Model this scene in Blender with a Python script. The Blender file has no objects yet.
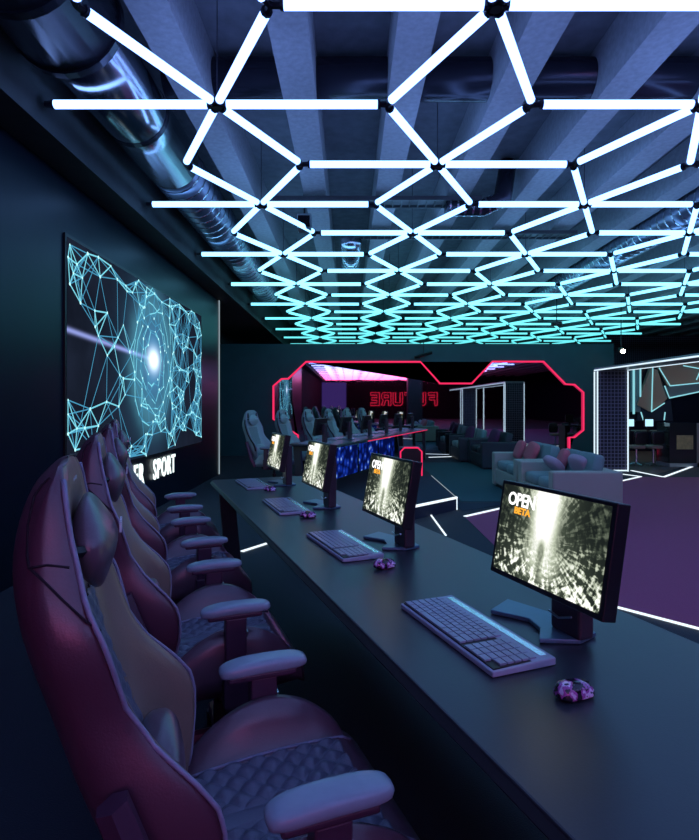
import bpy, bmesh, math, random
import numpy as np
from mathutils import Vector, Matrix, Euler
from mathutils.bvhtree import BVHTree
random.seed(7)
S = bpy.context.scene
COL = S.collection
PI = math.pi
CZ = 1.35                      # eye height
ANG = math.radians(21.02)      # the rows stand 21 degrees off the room axis
F1 = Vector((math.cos(ANG), math.sin(ANG), 0)); U1 = Vector((-math.sin(ANG), math.cos(ANG), 0))
F2 = Vector((math.cos(ANG), -math.sin(ANG), 0)); U2 = Vector((math.sin(ANG), math.cos(ANG), 0))

# ------------------------------------------------------------------ materials
def mat(name, col=(.5, .5, .5), rough=.5, metal=0., spec=.5, emit=None, estr=1., coat=0., sheen=0., bump=None, alpha=1.):
    m = bpy.data.materials.new(name); m.use_nodes = True
    nt = m.node_tree; b = nt.nodes['Principled BSDF']
    b.inputs['Base Color'].default_value = (*col, 1); b.inputs['Roughness'].default_value = rough
    b.inputs['Metallic'].default_value = metal; b.inputs['Specular IOR Level'].default_value = spec
    b.inputs['Coat Weight'].default_value = coat; b.inputs['Sheen Weight'].default_value = sheen
    if emit is not None:
        b.inputs['Emission Color'].default_value = (*emit, 1); b.inputs['Emission Strength'].default_value = estr
    # every surface has a little procedural variation of its own
    tc = nt.nodes.new('ShaderNodeTexCoord'); no = nt.nodes.new('ShaderNodeTexNoise')
    sc, st, var = bump if bump else (60, .05, .06)
    no.inputs['Scale'].default_value = sc; no.inputs['Detail'].default_value = 3
    nt.links.new(tc.outputs['Object'], no.inputs['Vector'])
    if st:
        bu = nt.nodes.new('ShaderNodeBump'); bu.inputs['Strength'].default_value = st; bu.inputs['Distance'].default_value = .004
        nt.links.new(no.outputs['Fac'], bu.inputs['Height']); nt.links.new(bu.outputs['Normal'], b.inputs['Normal'])
    if var:
        mx = nt.nodes.new('ShaderNodeMixRGB'); mx.inputs['Color1'].default_value = (*[c*(1-var) for c in col], 1)
        mx.inputs['Color2'].default_value = (*[min(1, c*(1+var)) for c in col], 1)
        nt.links.new(no.outputs['Fac'], mx.inputs['Fac']); nt.links.new(mx.outputs['Color'], b.inputs['Base Color'])
    return m

def emat(name, col, st=1.):
    m = bpy.data.materials.new(name); m.use_nodes = True; nt = m.node_tree; nt.nodes.clear()
    o = nt.nodes.new('ShaderNodeOutputMaterial'); e = nt.nodes.new('ShaderNodeEmission')
    e.inputs['Color'].default_value = (*col, 1); e.inputs['Strength'].default_value = st
    nt.links.new(e.outputs[0], o.inputs['Surface'])
    return m

class X:                        # tiny expression builder for shader maths
    def __init__(s, nt, sock): s.nt, s.s = nt, sock
    def _op(s, op, b=None, c=None, clamp=False):
        n = s.nt.nodes.new('ShaderNodeMath'); n.operation = op; n.use_clamp = clamp
        for i, v in enumerate((s, b, c)):
            if v is None: continue
            if isinstance(v, X): s.nt.links.new(v.s, n.inputs[i])
            else: n.inputs[i].default_value = v
        return X(s.nt, n.outputs[0])
    def __add__(s, o): return s._op('ADD', o)
    def __sub__(s, o): return s._op('SUBTRACT', o)
    def __mul__(s, o): return s._op('MULTIPLY', o)
    def __truediv__(s, o): return s._op('DIVIDE', o)
    def f(s, op, o=None): return s._op(op, o)
    def sat(s): return s._op('ADD', 0., clamp=True)
    def gauss(s, w):
        q = s*(1./w); return (q*q*-1.).f('EXPONENT')

M = {}
M['wall'] = mat('dark painted wall', (.003, .008, .020), .33, spec=.20, bump=(3, .1, .25))
M['wall_teal'] = mat('dark teal painted wall', (.010, .085, .092), .5, bump=(4, .1, .2))
M['black'] = mat('black plastic', (.006, .006, .008), .4)
M['blackgloss'] = mat('gloss black', (.005, .005, .007), .15)
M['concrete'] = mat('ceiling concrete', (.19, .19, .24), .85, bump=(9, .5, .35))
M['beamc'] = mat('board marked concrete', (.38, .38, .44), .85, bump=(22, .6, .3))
M['soffit'] = mat('grey plastered soffit', (.05, .065, .07), .7, bump=(6, .3, .3))
M['duct'] = mat('galvanised duct', (.50, .54, .6), .20, metal=1., bump=(5, .12, .1))
M['ductdark'] = mat('dark painted duct', (.05, .05, .075), .25, metal=.6, bump=(4, .2, .2))
M['ductmid'] = mat('blue grey flexible duct', (.22, .26, .34), .3, metal=.8, bump=(5, .2, .2))
M['shaded_wall'] = mat('wall black with shade painted in', (.006, .006, .010), .9, spec=.1)  # near black in place of shade on the walls behind the viewer
M['floor'] = mat('navy carpet', (.0045, .019, .036), .8, sheen=.03, bump=(180, .6, .3))
M['carpet_purple'] = mat('purple carpet', (.34, .07, .17), .8, bump=(180, .6, .25))
M['carpet_teal'] = mat('teal carpet', (.016, .085, .105), .8, bump=(180, .6, .25))
M['carpet_dark'] = mat('dark blue carpet', (.006, .02, .05), .8, bump=(180, .6, .25))
M['floor_brown'] = mat('brown vinyl floor', (.14, .09, .08), .35, bump=(8, .1, .3))
M['desk'] = mat('charcoal desk laminate', (.030, .036, .046), .36, spec=.55, bump=(250, .05, .1))
M['desk_edge'] = mat('desk edge band', (.022, .022, .028), .4)
M['leg'] = mat('graphite steel', (.05, .06, .07), .4, metal=.3)
M['leather'] = mat('dark leather', (.12, .07, .10), .28, spec=.9, bump=(260, .10, .12))
M['leather2'] = mat('dark leather back', (.10, .035, .062), .33, spec=.95, bump=(260, .10, .12))
M['bolster'] = mat('brown leather', (.25, .16, .13), .30, spec=.8, bump=(260, .10, .12))
M['quilt'] = mat('quilted leather', (.12, .13, .19), .34, spec=.6, bump=(260, .2, .1))
M['piping'] = mat('piping cord', (.26, .26, .38), .35)
M['seam'] = mat('seam thread', (.012, .004, .012), .8)
M['pad'] = mat('soft arm pad', (.26, .33, .42), .24, spec=.6)
M['armpost'] = mat('arm post plastic', (.07, .03, .06), .4)
M['wleather'] = mat('pale grey leather', (.30, .45, .45), .45, bump=(200, .2, .1))
M['wleather2'] = mat('grey leather', (.18, .27, .28), .45, bump=(200, .2, .1))
M['chrome'] = mat('brushed steel', (.5, .5, .55), .3, metal=1.)
M['kb'] = mat('keyboard body', (.36, .42, .55), .35)
M['key'] = mat('key caps', (.32, .37, .50), .35)
M['kstrip'] = mat('keyboard media strip', (1., 1., 1.), .24, metal=1., bump=(40, 0, 0))
M['monblack'] = mat('monitor plastic', (.012, .012, .016), .35)
M['monfoot'] = mat('blue grey metal foot', (.09, .20, .28), .30, metal=.2)
M['monbox'] = mat('monitor stand housing', (.045, .035, .05), .4)
M['sofa'] = mat('pale sofa fabric', (.38, .44, .36), .8, sheen=.2, bump=(150, .5, .12))
M['sofacush'] = mat('grey blue cushion fabric', (.18, .30, .30), .85, sheen=.2, bump=(150, .5, .12))
M['sofa_shaded'] = mat('sofa fabric darkened as unlit', (.03, .045, .055), .7, bump=(150, .5, .12))  # unlit look of the far sofas put into the fabric colour
M['pink'] = mat('dusty pink fabric', (.60, .16, .19), .85, bump=(150, .5, .12))
M['lilac'] = mat('lilac fabric', (.46, .38, .46), .85, bump=(150, .5, .12))
M['darkpurple'] = mat('plum fabric', (.10, .03, .09), .85, bump=(150, .5, .12))
M['metal_light'] = mat('light metal trim', (.35, .42, .46), .35, metal=.6)
M['joint'] = mat('joint plastic', (.03, .03, .05), .35)
M['mirror'] = mat('mirror glass', (.52, .56, .62), .02, metal=1., bump=(2, 0, 0))
M['brownpanel'] = mat('brown panel', (.32, .24, .20), .6)
M['greypanel'] = mat('grey panel', (.12, .19, .23), .6)
M['gold'] = mat('brass panel', (.60, .46, .20), .45, metal=.3, bump=(14, .9, .4))
M['smoked'] = mat('smoked glass', (.03, .03, .03), .08, spec=.8)
M['white_led'] = emat('white light line', (.70, .88, 1.), 1.2)
M['white_led_dim'] = emat('soft white light line', (.55, .70, .78), .5)
M['cyan_led'] = emat('cyan light line', (.30, .75, .85), .9)
M['floor_led'] = emat('floor light line', (.80, .92, 1.), 1.3)
M['neon_red'] = emat('red neon', (.95, .03, .13), 1.05)
M['neon_sign'] = emat('red neon letters', (.95, .02, .07), 1.0)
M['sign_white'] = emat('white letter light', (.85, 1., .98), 1.5)
M['lamp'] = emat('warm white lamp', (1., .92, .75), 30.)
M['added_lamp_glow'] = emat('added warm diffuser', (1., .72, .55), 22.)
M['logo_white'] = mat('white print', (.7, .75, .8), .5, bump=(50, 0, 0))
M['curtain_glow'] = emat('purple curtain with painted-in glow', (.06, .028, .17), 1.0)  # purple light on the curtain is painted in as emission

# tube light colour runs from pink behind the viewer over violet white to teal at the far end
def tube_material():
    m = bpy.data.materials.new('colour run light tube'); m.use_nodes = True; nt = m.node_tree; nt.nodes.clear()
    o = nt.nodes.new('ShaderNodeOutputMaterial'); e = nt.nodes.new('ShaderNodeEmission')
    g = nt.nodes.new('ShaderNodeNewGeometry'); sp = nt.nodes.new('ShaderNodeSeparateXYZ')
    mr = nt.nodes.new('ShaderNodeMapRange'); mr.inputs[1].default_value = -20; mr.inputs[2].default_value = 20
    cr = nt.nodes.new('ShaderNodeValToRGB'); cr.color_ramp.interpolation = 'LINEAR'
    stops = [(-20, (2.0, .20, .60)), (-15, (1.9, .26, .85)), (-10, (1.0, .36, 1.)), (-5, (.46, .40, 1.)), (0, (.24, .36, .98)), (4, (.215, .385, .96)),
             (7, (.175, .43, .88)), (10, (.12, .42, .62)), (14, (.058, .29, .335)), (20, (.032, .185, .195))]
    el = cr.color_ramp.elements
    while len(el) < len(stops): el.new(.5)
    for i, (y, c) in enumerate(stops):
        el[i].position = (y+20)/40.; el[i].color = (*c, 1)
    nt.links.new(g.outputs['Position'], sp.inputs[0]); nt.links.new(sp.outputs['Y'], mr.inputs[0])
    nt.links.new(mr.outputs[0], cr.inputs[0]); nt.links.new(cr.outputs[0], e.inputs[0])
    e.inputs[1].default_value = TUBE
    nt.links.new(e.outputs[0], o.inputs['Surface'])
    return m
TUBE = 4.8
M['tube'] = tube_material()

def screen_material(name, seed):
    """game art stand-in: a light shaft down a ruined hall"""
    m = bpy.data.materials.new(name); m.use_nodes = True; nt = m.node_tree; nt.nodes.clear()
    o = nt.nodes.new('ShaderNodeOutputMaterial'); e = nt.nodes.new('ShaderNodeEmission')
    uv = nt.nodes.new('ShaderNodeUVMap'); sp = nt.nodes.new('ShaderNodeSeparateXYZ'); nt.links.new(uv.outputs[0], sp.inputs[0])
    u = X(nt, sp.outputs['X']); v = X(nt, sp.outputs['Y'])
    du = (u-.5)*1.6; dv = v-.50
    r = (du*du+dv*dv).f('SQRT')
    a = dv.f('ARCTAN2', du)
    def noise(xx, yy, scale, detail=4., typ='ShaderNodeTexNoise'):
        cb = nt.nodes.new('ShaderNodeCombineXYZ'); nt.links.new(xx.s, cb.inputs[0]); nt.links.new(yy.s, cb.inputs[1]); cb.inputs[2].default_value = seed
        n = nt.nodes.new(typ); n.inputs['Scale'].default_value = scale
        if 'Detail' in n.inputs: n.inputs['Detail'].default_value = detail
        nt.links.new(cb.outputs[0], n.inputs['Vector'])
        return X(nt, n.outputs['Fac'] if 'Fac' in n.outputs else n.outputs['Distance'])
    n1 = noise(a*3.2, r*1.1, 4.5, 5.)
    n2 = noise(a*1.5, r*9., 3., 4.)
    n3 = noise(u*1.6, v, 13., 6.)
    streak = (((n1*.40+n2*.28+n3*.32)-.485)*11.).sat()
    beam = (u-.47).gauss(.105)*(((v-.02)*1.5).sat())
    halo = (u-.47).gauss(.2)*((v-.45)*2.).sat()*.45
    glow = ((u-.5)*(u-.5)+(v-.25)*(v-.25)).f('SQRT').gauss(.30)*.55*(n2*1.6)
    edge = ((r-.12)*2.6).sat()
    low = ((v*-1.)+.62).sat()*1.3+.25
    base = streak*edge*low*1.05 + beam*1.25 + halo + glow
    fig = ((u-.47).gauss(.035)*(v-.36).gauss(.13)*1.4).sat()
    fig2 = ((u-.455).gauss(.045)*(v-.18).gauss(.10)).sat()
    tot = base*((fig*-.62)+1.)*((fig2*-.45)*n3*2.+1.)+.02
    cr = nt.nodes.new('ShaderNodeValToRGB'); el = cr.color_ramp.elements
    el[0].position = 0; el[0].color = (.006, .009, .010, 1); el[1].position = 1; el[1].color = (1., 1., .95, 1)
    q = el.new(.25); q.color = (.055, .07, .05, 1); q = el.new(.6); q.color = (.50, .55, .42, 1)
    nt.links.new(tot.sat().s, cr.inputs[0]); nt.links.new(cr.outputs[0], e.inputs[0]); e.inputs[1].default_value = 1.15
    nt.links.new(e.outputs[0], o.inputs['Surface'])
    return m
M['screen'] = screen_material('monitor picture', 3.)
M['orange'] = emat('orange caption light', (1., .42, .04), 1.2)
M['caption'] = emat('white caption light', (1., 1., 1.), 1.4)

def mesh_grid_material():
    """woven wire mesh over dark backing"""
    m = mat('fine mesh cladding', (.05, .05, .08), .45)
    nt = m.node_tree; b = nt.nodes['Principled BSDF']
    tc = nt.nodes.new('ShaderNodeTexCoord'); sp = nt.nodes.new('ShaderNodeSeparateXYZ'); nt.links.new(tc.outputs['Object'], sp.inputs[0])
    x, y, z = [X(nt, sp.outputs[i]) for i in range(3)]
    g = (((x+y)*14.).f('FRACT')-.5).f('ABSOLUTE'); h = ((z*14.).f('FRACT')-.5).f('ABSOLUTE')
    l = ((g.f('MAXIMUM', h)-.36)*12.).sat()
    mx = nt.nodes.new('ShaderNodeMixRGB'); mx.inputs[1].default_value = (.012, .012, .028, 1); mx.inputs[2].default_value = (.20, .20, .28, 1)
    nt.links.new(l.s, mx.inputs[0]); nt.links.new(mx.outputs[0], b.inputs['Base Color'])
    return m
M['mesh'] = mesh_grid_material()

def mouse_material():
    m = mat('speckled violet shell', (.2, .1, .3), .18, coat=.6)
    nt = m.node_tree; b = nt.nodes['Principled BSDF']
    tc = nt.nodes.new('ShaderNodeTexCoord'); n = nt.nodes.new('ShaderNodeTexNoise'); n.inputs['Scale'].default_value = 38; n.inputs['Detail'].default_value = 4
    nt.links.new(tc.outputs['Object'], n.inputs['Vector'])
    cr = nt.nodes.new('ShaderNodeValToRGB'); cr.color_ramp.interpolation = 'CONSTANT'; el = cr.color_ramp.elements
    el[0].position = 0; el[0].color = (.01, .008, .02, 1); el[1].position = .47; el[1].color = (.40, .10, .42, 1)
    q = el.new(.56); q.color = (.75, .62, .9, 1); q = el.new(.63); q.color = (.05, .04, .10, 1)
    nt.links.new(n.outputs['Fac'], cr.inputs[0]); nt.links.new(cr.outputs[0], b.inputs['Base Color'])
    return m
M['mouse'] = mouse_material()

def blue_panel_material():
    m = bpy.data.materials.new('blue dotted light panel'); m.use_nodes = True; nt = m.node_tree; nt.nodes.clear()
    o = nt.nodes.new('ShaderNodeOutputMaterial'); e = nt.nodes.new('ShaderNodeEmission')
    tc = nt.nodes.new('ShaderNodeTexCoord'); v = nt.nodes.new('ShaderNodeTexVoronoi'); v.inputs['Scale'].default_value = 7.5
    nt.links.new(tc.outputs['Object'], v.inputs['Vector'])
    cr = nt.nodes.new('ShaderNodeValToRGB'); el = cr.color_ramp.elements
    el[0].position = 0.10; el[0].color = (.35, .6, 1, 1); el[1].position = .6; el[1].color = (.002, .006, .08, 1)
    q = el.new(.26); q.color = (.01, .05, .55, 1)
    nt.links.new(v.outputs['Distance'], cr.inputs[0]); nt.links.new(cr.outputs[0], e.inputs[0]); e.inputs[1].default_value = .7
    nt.links.new(e.outputs[0], o.inputs['Surface'])
    return m
M['bluepanel'] = blue_panel_material()

# ------------------------------------------------------------------ object helpers
def obj(name, bm, m, parent=None, smooth=False, sub=0, bevel=0.):
    me = bpy.data.meshes.new(name)
    if isinstance(bm, tuple):
        me.from_pydata([tuple(v) for v in bm[0]], [], bm[1]); me.update()
    else:
        bmesh.ops.recalc_face_normals(bm, faces=bm.faces[:]); bm.to_mesh(me); bm.free()
    for mm in (m if isinstance(m, (list, tuple)) else [m]): me.materials.append(M[mm])
    if smooth:
        for p in me.polygons: p.use_smooth = True
    o = bpy.data.objects.new(name, me); COL.objects.link(o)
    if parent is not None: o.parent = parent
    if bevel:
        b = o.modifiers.new('bevel', 'BEVEL'); b.width = bevel; b.segments = 2; b.limit_method = 'ANGLE'
    if sub:
        s = o.modifiers.new('sub', 'SUBSURF'); s.levels = sub; s.render_levels = sub
    return o
def tag(o, label=None, cat=None, group=None, kind=None):
    for k, v in (('label', label), ('category', cat), ('group', group), ('kind', kind)):
        if v: o[k] = v
    return o
def thing(name, label, cat, loc=(0, 0, 0), rz=0., group=None):
    o = bpy.data.objects.new(name, None); o.empty_display_size = .1; COL.objects.link(o)
    o.location = loc; o.rotation_euler = (0, 0, rz)
    return tag(o, label, cat, group)
def struct(name, bm, m, parent=None, **k):
    o = obj(name, bm, m, parent, **k)
    if parent is None: o['kind'] = 'structure'
    return o
def dup(root, loc, rz, label, group=None):
    r = root.copy(); COL.objects.link(r); r.location = loc; r.rotation_euler = (0, 0, rz); r['label'] = label
    if group: r['group'] = group
    for ch in list(root.children):
        c = ch.copy(); COL.objects.link(c); c.parent = r
        for g in ch.children:
            d = g.copy(); COL.objects.link(d); d.parent = c
    return r
def NB(): return bmesh.new()
def box(bm, lo, hi, mtx=None):
    vs = [bm.verts.new((x, y, z)) for x in (lo[0], hi[0]) for y in (lo[1], hi[1]) for z in (lo[2], hi[2])]
    for f in ((0, 1, 3, 2), (4, 6, 7, 5), (0, 4, 5, 1), (2, 3, 7, 6), (0, 2, 6, 4), (1, 5, 7, 3)): bm.faces.new([vs[i] for i in f])
    if mtx is not None:
        for v in vs: v.co = mtx @ v.co
    return bm
def bx(lo, hi, mtx=None): return box(NB(), lo, hi, mtx)
def prism(bm, poly, z0, z1):
    a = [bm.verts.new((p[0], p[1], z0)) for p in poly]; b = [bm.verts.new((p[0], p[1], z1)) for p in poly]
    n = len(poly); bm.faces.new(a[::-1]); bm.faces.new(b)
    for i in range(n): bm.faces.new((a[i], a[(i+1) % n], b[(i+1) % n], b[i]))
    return bm
def tube(bm, pts, r, n=8, cap=True, closed=False):
    """a round bar along points; r is one radius or one per point"""
    pts = [Vector(p) for p in pts]; N = len(pts); rs = r if isinstance(r, (list, tuple)) else [r]*N
    rings = []; prev = None
    for i, p in enumerate(pts):
        if closed: t = (pts[(i+1) % N]-pts[i-1]).normalized()
        else: t = (pts[min(i+1, N-1)]-pts[max(i-1, 0)]).normalized()
        if prev is None:
            up = Vector((0, 0, 1)) if abs(t.z) < .9 else Vector((1, 0, 0))
            a = t.cross(up).normalized()
        else: a = (prev-t*prev.dot(t)).normalized()
        prev = a; b = t.cross(a)
        k = 1.
        if 0 < i < N-1 or closed:
            c = (pts[(i+1) % N]-p).normalized().dot((p-pts[i-1]).normalized()); k = 1/max(.5, math.sqrt(max(.01, (1+c)/2)))
        rings.append([bm.verts.new(p+(a*math.cos(2*PI*j/n)+b*math.sin(2*PI*j/n))*rs[i]*k) for j in range(n)])
    for i in range(N if closed else N-1):
        A, B = rings[i], rings[(i+1) % N]
        for j in range(n): bm.faces.new((A[j], A[(j+1) % n], B[(j+1) % n], B[j]))
    if cap and not closed: bm.faces.new(rings[0][::-1]); bm.faces.new(rings[-1])
    return bm
def rounded(size, loc, r=.3, mtx=None, seg=8, e=4., bm=None):
    """superellipsoid cushion"""
    bm = bm or NB(); vs = []
    n, m = seg*2, seg
    sg = lambda v, p: math.copysign(abs(v)**p, v)
    p = 2./e
    for i in range(m+1):
        ph = -PI/2+PI*i/m
        for j in range(n):
            th = 2*PI*j/n
            c = Vector((sg(math.cos(ph), p)*sg(math.cos(th), p)*size[0]/2, sg(math.cos(ph), p)*sg(math.sin(th), p)*size[1]/2, sg(math.sin(ph), p)*size[2]/2))
            if mtx is not None: c = mtx @ c
            vs.append(bm.verts.new(c+Vector(loc)))
    for i in range(m):
        for j in range(n):
            q = [vs[i*n+j], vs[i*n+(j+1) % n], vs[(i+1)*n+(j+1) % n], vs[(i+1)*n+j]]
            try: bm.faces.new(q)
            except ValueError: pass
    bmesh.ops.remove_doubles(bm, verts=bm.verts[:], dist=1e-5)
    return bm
_txt = {}
def text_mesh(name, s, size, m, mtx, parent=None, ext=.01, off=0., sx=1., spacing=1., align='CENTER'):
    cu = bpy.data.curves.new('t', 'FONT'); cu.body = s; cu.size = size; cu.extrude = ext; cu.offset = off
    cu.align_x = align; cu.align_y = 'CENTER'; cu.space_character = spacing; cu.resolution_u = 3
    to = bpy.data.objects.new('t', cu); COL.objects.link(to)
    dg = bpy.context.evaluated_depsgraph_get(); me = bpy.data.meshes.new_from_object(to.evaluated_get(dg))
    bpy.data.objects.remove(to); me.name = name
    me.transform(mtx @ Matrix.Diagonal((sx, 1, 1, 1))); me.materials.clear(); me.materials.append(M[m])
    o = bpy.data.objects.new(name, me); COL.objects.link(o)
    if parent is not None: o.parent = parent
    return o

# ------------------------------------------------------------------ camera
cam = bpy.data.cameras.new('camera'); co = bpy.data.objects.new('camera', cam); COL.objects.link(co); S.camera = co
co.location = (0, 0, CZ); co.rotation_euler = (PI/2, 0, 0)
cam.sensor_fit = 'HORIZONTAL'; cam.sensor_width = 36; cam.lens = 560/699*36; cam.shift_y = -16/699; cam.clip_start = .02; cam.clip_end = 120
def ray(px, py): return Vector(((px-349.5)/560, 1, (404-py)/560))
def on_z(px, py, z=0.): d = ray(px, py); t = (z-CZ)/d.z; return Vector((d.x*t, t, z))
def on_y(px, py, Y): d = ray(px, py); return Vector((d.x*Y, Y, CZ+d.z*Y))

# ------------------------------------------------------------------ the room
W = 2.5; YM = 14.6; YB = -21.5; YE = 20.9; XR = 16.; ZC = 4.3
struct('floor', bx((-4.2, YB, -.1), (XR+.2, YE+.2, 0)), 'floor')
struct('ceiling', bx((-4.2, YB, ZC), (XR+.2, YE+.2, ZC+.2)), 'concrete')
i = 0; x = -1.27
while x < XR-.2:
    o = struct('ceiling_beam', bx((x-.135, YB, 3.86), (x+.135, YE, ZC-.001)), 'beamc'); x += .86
struct('wall_left', bx((-W-.2, 0, 0), (-W, 10.75, 3.34)), 'wall')
struct('wall_left', bx((-W-.2, YB, 0), (-W, -.001, 3.34)), 'shaded_wall')  # rear stretch blackened so tube light barely shows on it in the mirror
struct('wall_recess', bx((-3.7, 10.75, 0), (-3.5, YE, ZC-.002)), 'wall')
struct('wall_return', bx((-3.7, 10.6, 0), (-2.71, 10.74, 3.34)), 'wall')
struct('soffit_left', bx((-3.49, YB, 3.341), (-2.2, YE-.02, ZC-.003)), 'soffit')
struct('wall_back', bx((-3.7, YE, 0), (XR+.2, YE+.2, ZC-.004)), 'wall_teal')
struct('wall_right', bx((XR, YB, 0), (XR+.2, YE-.01, ZC-.004)), 'wall')
struct('wall_rear', bx((-3.7, YB-.2, 0), (XR+.2, YB-.001, ZC-.004)), 'shaded_wall')  # blackened too, to look unlit behind the sign
struct('wall_mirror', bx((-3.49, YM+.02, 0), (6.9, YM+.2, 2.92)), 'wall_teal')
# light line at the end of the left wall
tag(obj('light_strip', bx((-W+.001, 10.70, .01), (-W+.018, 10.72, 3.33)), 'white_led_dim'), 'thin vertical white light strip at the far end of the dark left wall', 'light strip')

# carpet inlays
def inlay(name, pts, m, z=.004):
    o = struct(name, prism(NB(), pts, .0005, z), m); return o
inlay('floor_inlay_purple', [(1.38, 4.12), (1.757, 3.71), (2.6, 2.78), (6., -1.), (15.9, -1.), (15.9, 10.3), (5.75, 10.3), (5.39, 10.36), (1.38, 6.69)], 'carpet_purple')
inlay('floor_inlay_teal', [(1.55, 7.75), (1.55, 12.9), (4.9, 12.9), (4.9, 10.25), (2.3, 7.75)], 'carpet_teal')
inlay('floor_inlay_dark', [(1.42, 7.05), (1.42, 9.6), (1.53, 9.6), (1.53, 7.6), (2.2, 7.6)], 'carpet_dark')
inlay('floor_inlay_brown', [(5.75, 10.6), (7.6, 12.5), (15.9, 12.5), (15.9, 18), (5.75, 18)], 'floor_brown')
def led_path(pts, label, w=.03, z=.012):
    bm = NB()
    for a, b in zip(pts[:-1], pts[1:]):
        a, b = Vector((*a, 0)), Vector((*b, 0)); t = (b-a).normalized(); n = Vector((-t.y, t.x, 0))*w/2
        vs = [a+n, b+n, b-n, a-n]; prism(bm, [(v.x, v.y) for v in vs], .0045, z)
    return tag(obj('floor_light_strip', bm, 'floor_led'), label, 'floor light', 'light lines in the carpet')
led_path([(1.38, 6.69), (5.39, 10.36), (5.12, 10.95)], 'white floor light line from the purple carpet corner past the sofas to the column', .045)
led_path([(1.55, 3.94), (2.087, 3.345), (3.4, 1.9)], 'white floor light line along the purple carpet just behind the nearest desk', .026)
led_path([(5.69, 11.3), (5.78, 10.3), (7.75, 12.45)], 'zigzag white floor light line at the doorway of the right room', .05)
led_path([(.985, 6.85), (.985, 5.72)], 'short thin white floor light line behind the third monitor', .018)
led_path([(-.98, 5.1), (-.79, 5.4)], 'short white floor light line seen beneath the long desk', .035)
led_path([(2.0, 14.1), (2.75, 14.35)], 'white floor light line in front of the mirror wall', .05)
# low platform with lit edge
t = thing('platform', 'low dark blue floor platform with glowing white top edge behind the third monitor', 'platform', (1.37, 7.15, 0))
poly = [(0, 0), (0, 2.2), (-.75, 2.2), (-.75, -.75)]
obj('body', prism(NB(), poly, .0, .15), 'carpet_dark', t)
obj('edge_light', tube(tube(NB(), [(0, 0, .155), (-.75, -.75, .155)], .016, 6), [(0.0, 0, .155), (0, 0, .0)], .009, 6), 'floor_led', t)
obj('side_light', tube(NB(), [(.0, 0, .152), (0, 2.2, .152)], .006, 6), 'white_led_dim', t)

# ------------------------------------------------------------------ mirror with neon outline
outline_px = [(298, 455.5), (298, 435), (288, 428.8), (273.6, 419), (273.6, 386), (281.7, 379), (288.5, 378.7), (306, 362), (420.3, 362), (439.7, 383.5),
              (471.4, 383.5), (492, 361.7), (543, 361.7), (565, 384.2), (574, 384.7), (582.8, 392.4), (582.8, 430), (573.8, 437.2), (568.7, 437.6), (568.7, 455.5)]
op = [on_y(px, py, YM) for px, py in outline_px]
t = thing('wall_mirror', 'large stepped dark mirror across the end wall outlined in red neon', 'mirror', (0, YM, 0))
bm = NB()
a = [bm.verts.new((p.x, -.002, max(.0, p.z))) for p in op]; b = [bm.verts.new((p.x, .018, max(.0, p.z))) for p in op]
fa = bm.faces.new(a); bm.faces.new(b[::-1])
for i in range(len(op)): bm.faces.new((a[i], b[i], b[(i+1) % len(op)], a[(i+1) % len(op)]))
bmesh.ops.triangulate(bm, faces=[f for f in bm.faces if len(f.verts) > 4])
obj('mirror_glass', bm, 'mirror', t)
obj('neon_outline', tube(NB(), [(p.x, -.05, p.z if p.z > .05 else .02) for p in op], .021, 8), 'neon_red', t)
# dark room shells: sign on the rear wall, seen in the mirror
S_c = Matrix.Translation((4.84, YB+.08, 1.80)) @ Matrix.Rotation(PI, 4, 'Z') @ Matrix.Rotation(PI/2, 4, 'X')
tt = thing('neon_sign', 'red neon sign reading FUTURE, seen reversed in the mirror', 'sign', (0, 0, 0))
# letters as open tube strokes (double line)
LET = {'F': [[(0, 0), (0, 1), (.8, 1)], [(.22, 0), (.22, .42), (.7, .42)], [(0, 0), (.22, 0)], [(.8, 1), (.8, .8), (.22, .8), (.22, .62), (.7, .62), (.7, .42)]],
       'U': [[(0, 1), (0, .15), (.15, 0), (.7, 0), (.85, .15), (.85, 1), (.63, 1), (.63, .22), (.22, .22), (.22, 1), (0, 1)]],
       'T': [[(0, 1), (.85, 1), (.85, .8), (.53, .8), (.53, 0), (.31, 0), (.31, .8), (0, .8), (0, 1)]],
       'R': [[(0, 0), (0, 1), (.7, 1), (.85, .85), (.85, .55), (.7, .42), (.85, 0), (.62, 0), (.48, .4), (.22, .4), (.22, 0), (0, 0)], [(.22, .8), (.62, .8), (.62, .6), (.22, .6), (.22, .8)]],
       'E': [[(.8, 1), (0, 1), (0, 0), (.8, 0), (.8, .2), (.22, .2), (.22, .4), (.7, .4), (.7, .6), (.22, .6), (.22, .8), (.8, .8), (.8, 1)]]}
for i, ch in enumerate('FUTURE'):
    bm = NB()
    for st in LET[ch]:
        P = [(7.93-i*1.045-x_*1.0, YB+.06, 1.22+z_*1.16) for x_, z_ in st]; tube(bm, P, .035, 5)
    obj('letter', bm, 'neon_sign', tt)
tag(obj('purple_curtain', bx((-3.3, YB+.02, .9), (-.3, YB+.06, 3.3)), 'curtain_glow'), 'dim purple curtain with painted-in glow on the rear wall, seen in the mirror', 'curtain')
tag(obj('black_column', bx((3.45, -4.6, 0), (4.3, -3.8, 3.3)), 'black', bevel=.02), 'black square column seen only in the mirror, in front of the red sign', 'column')
t = thing('neon_side_table', 'small black side table edged in red neon beyond the third monitor', 'table', (1.1, 10.0, 0))
obj('body', bx((-.19, 0, 0), (.19, .38, .57)), 'black', t, bevel=.02)
obj('neon_outline', tube(NB(), [(-.19, -.015, .05), (-.19, -.015, .5), (-.12, -.015, .57), (.12, -.015, .57), (.19, -.015, .5), (.19, -.015, .05)], .014, 6), 'neon_red', t)

# recess display (reflected) -- a second lit screen on the recess wall is left out; the big one shows in the mirror

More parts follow.
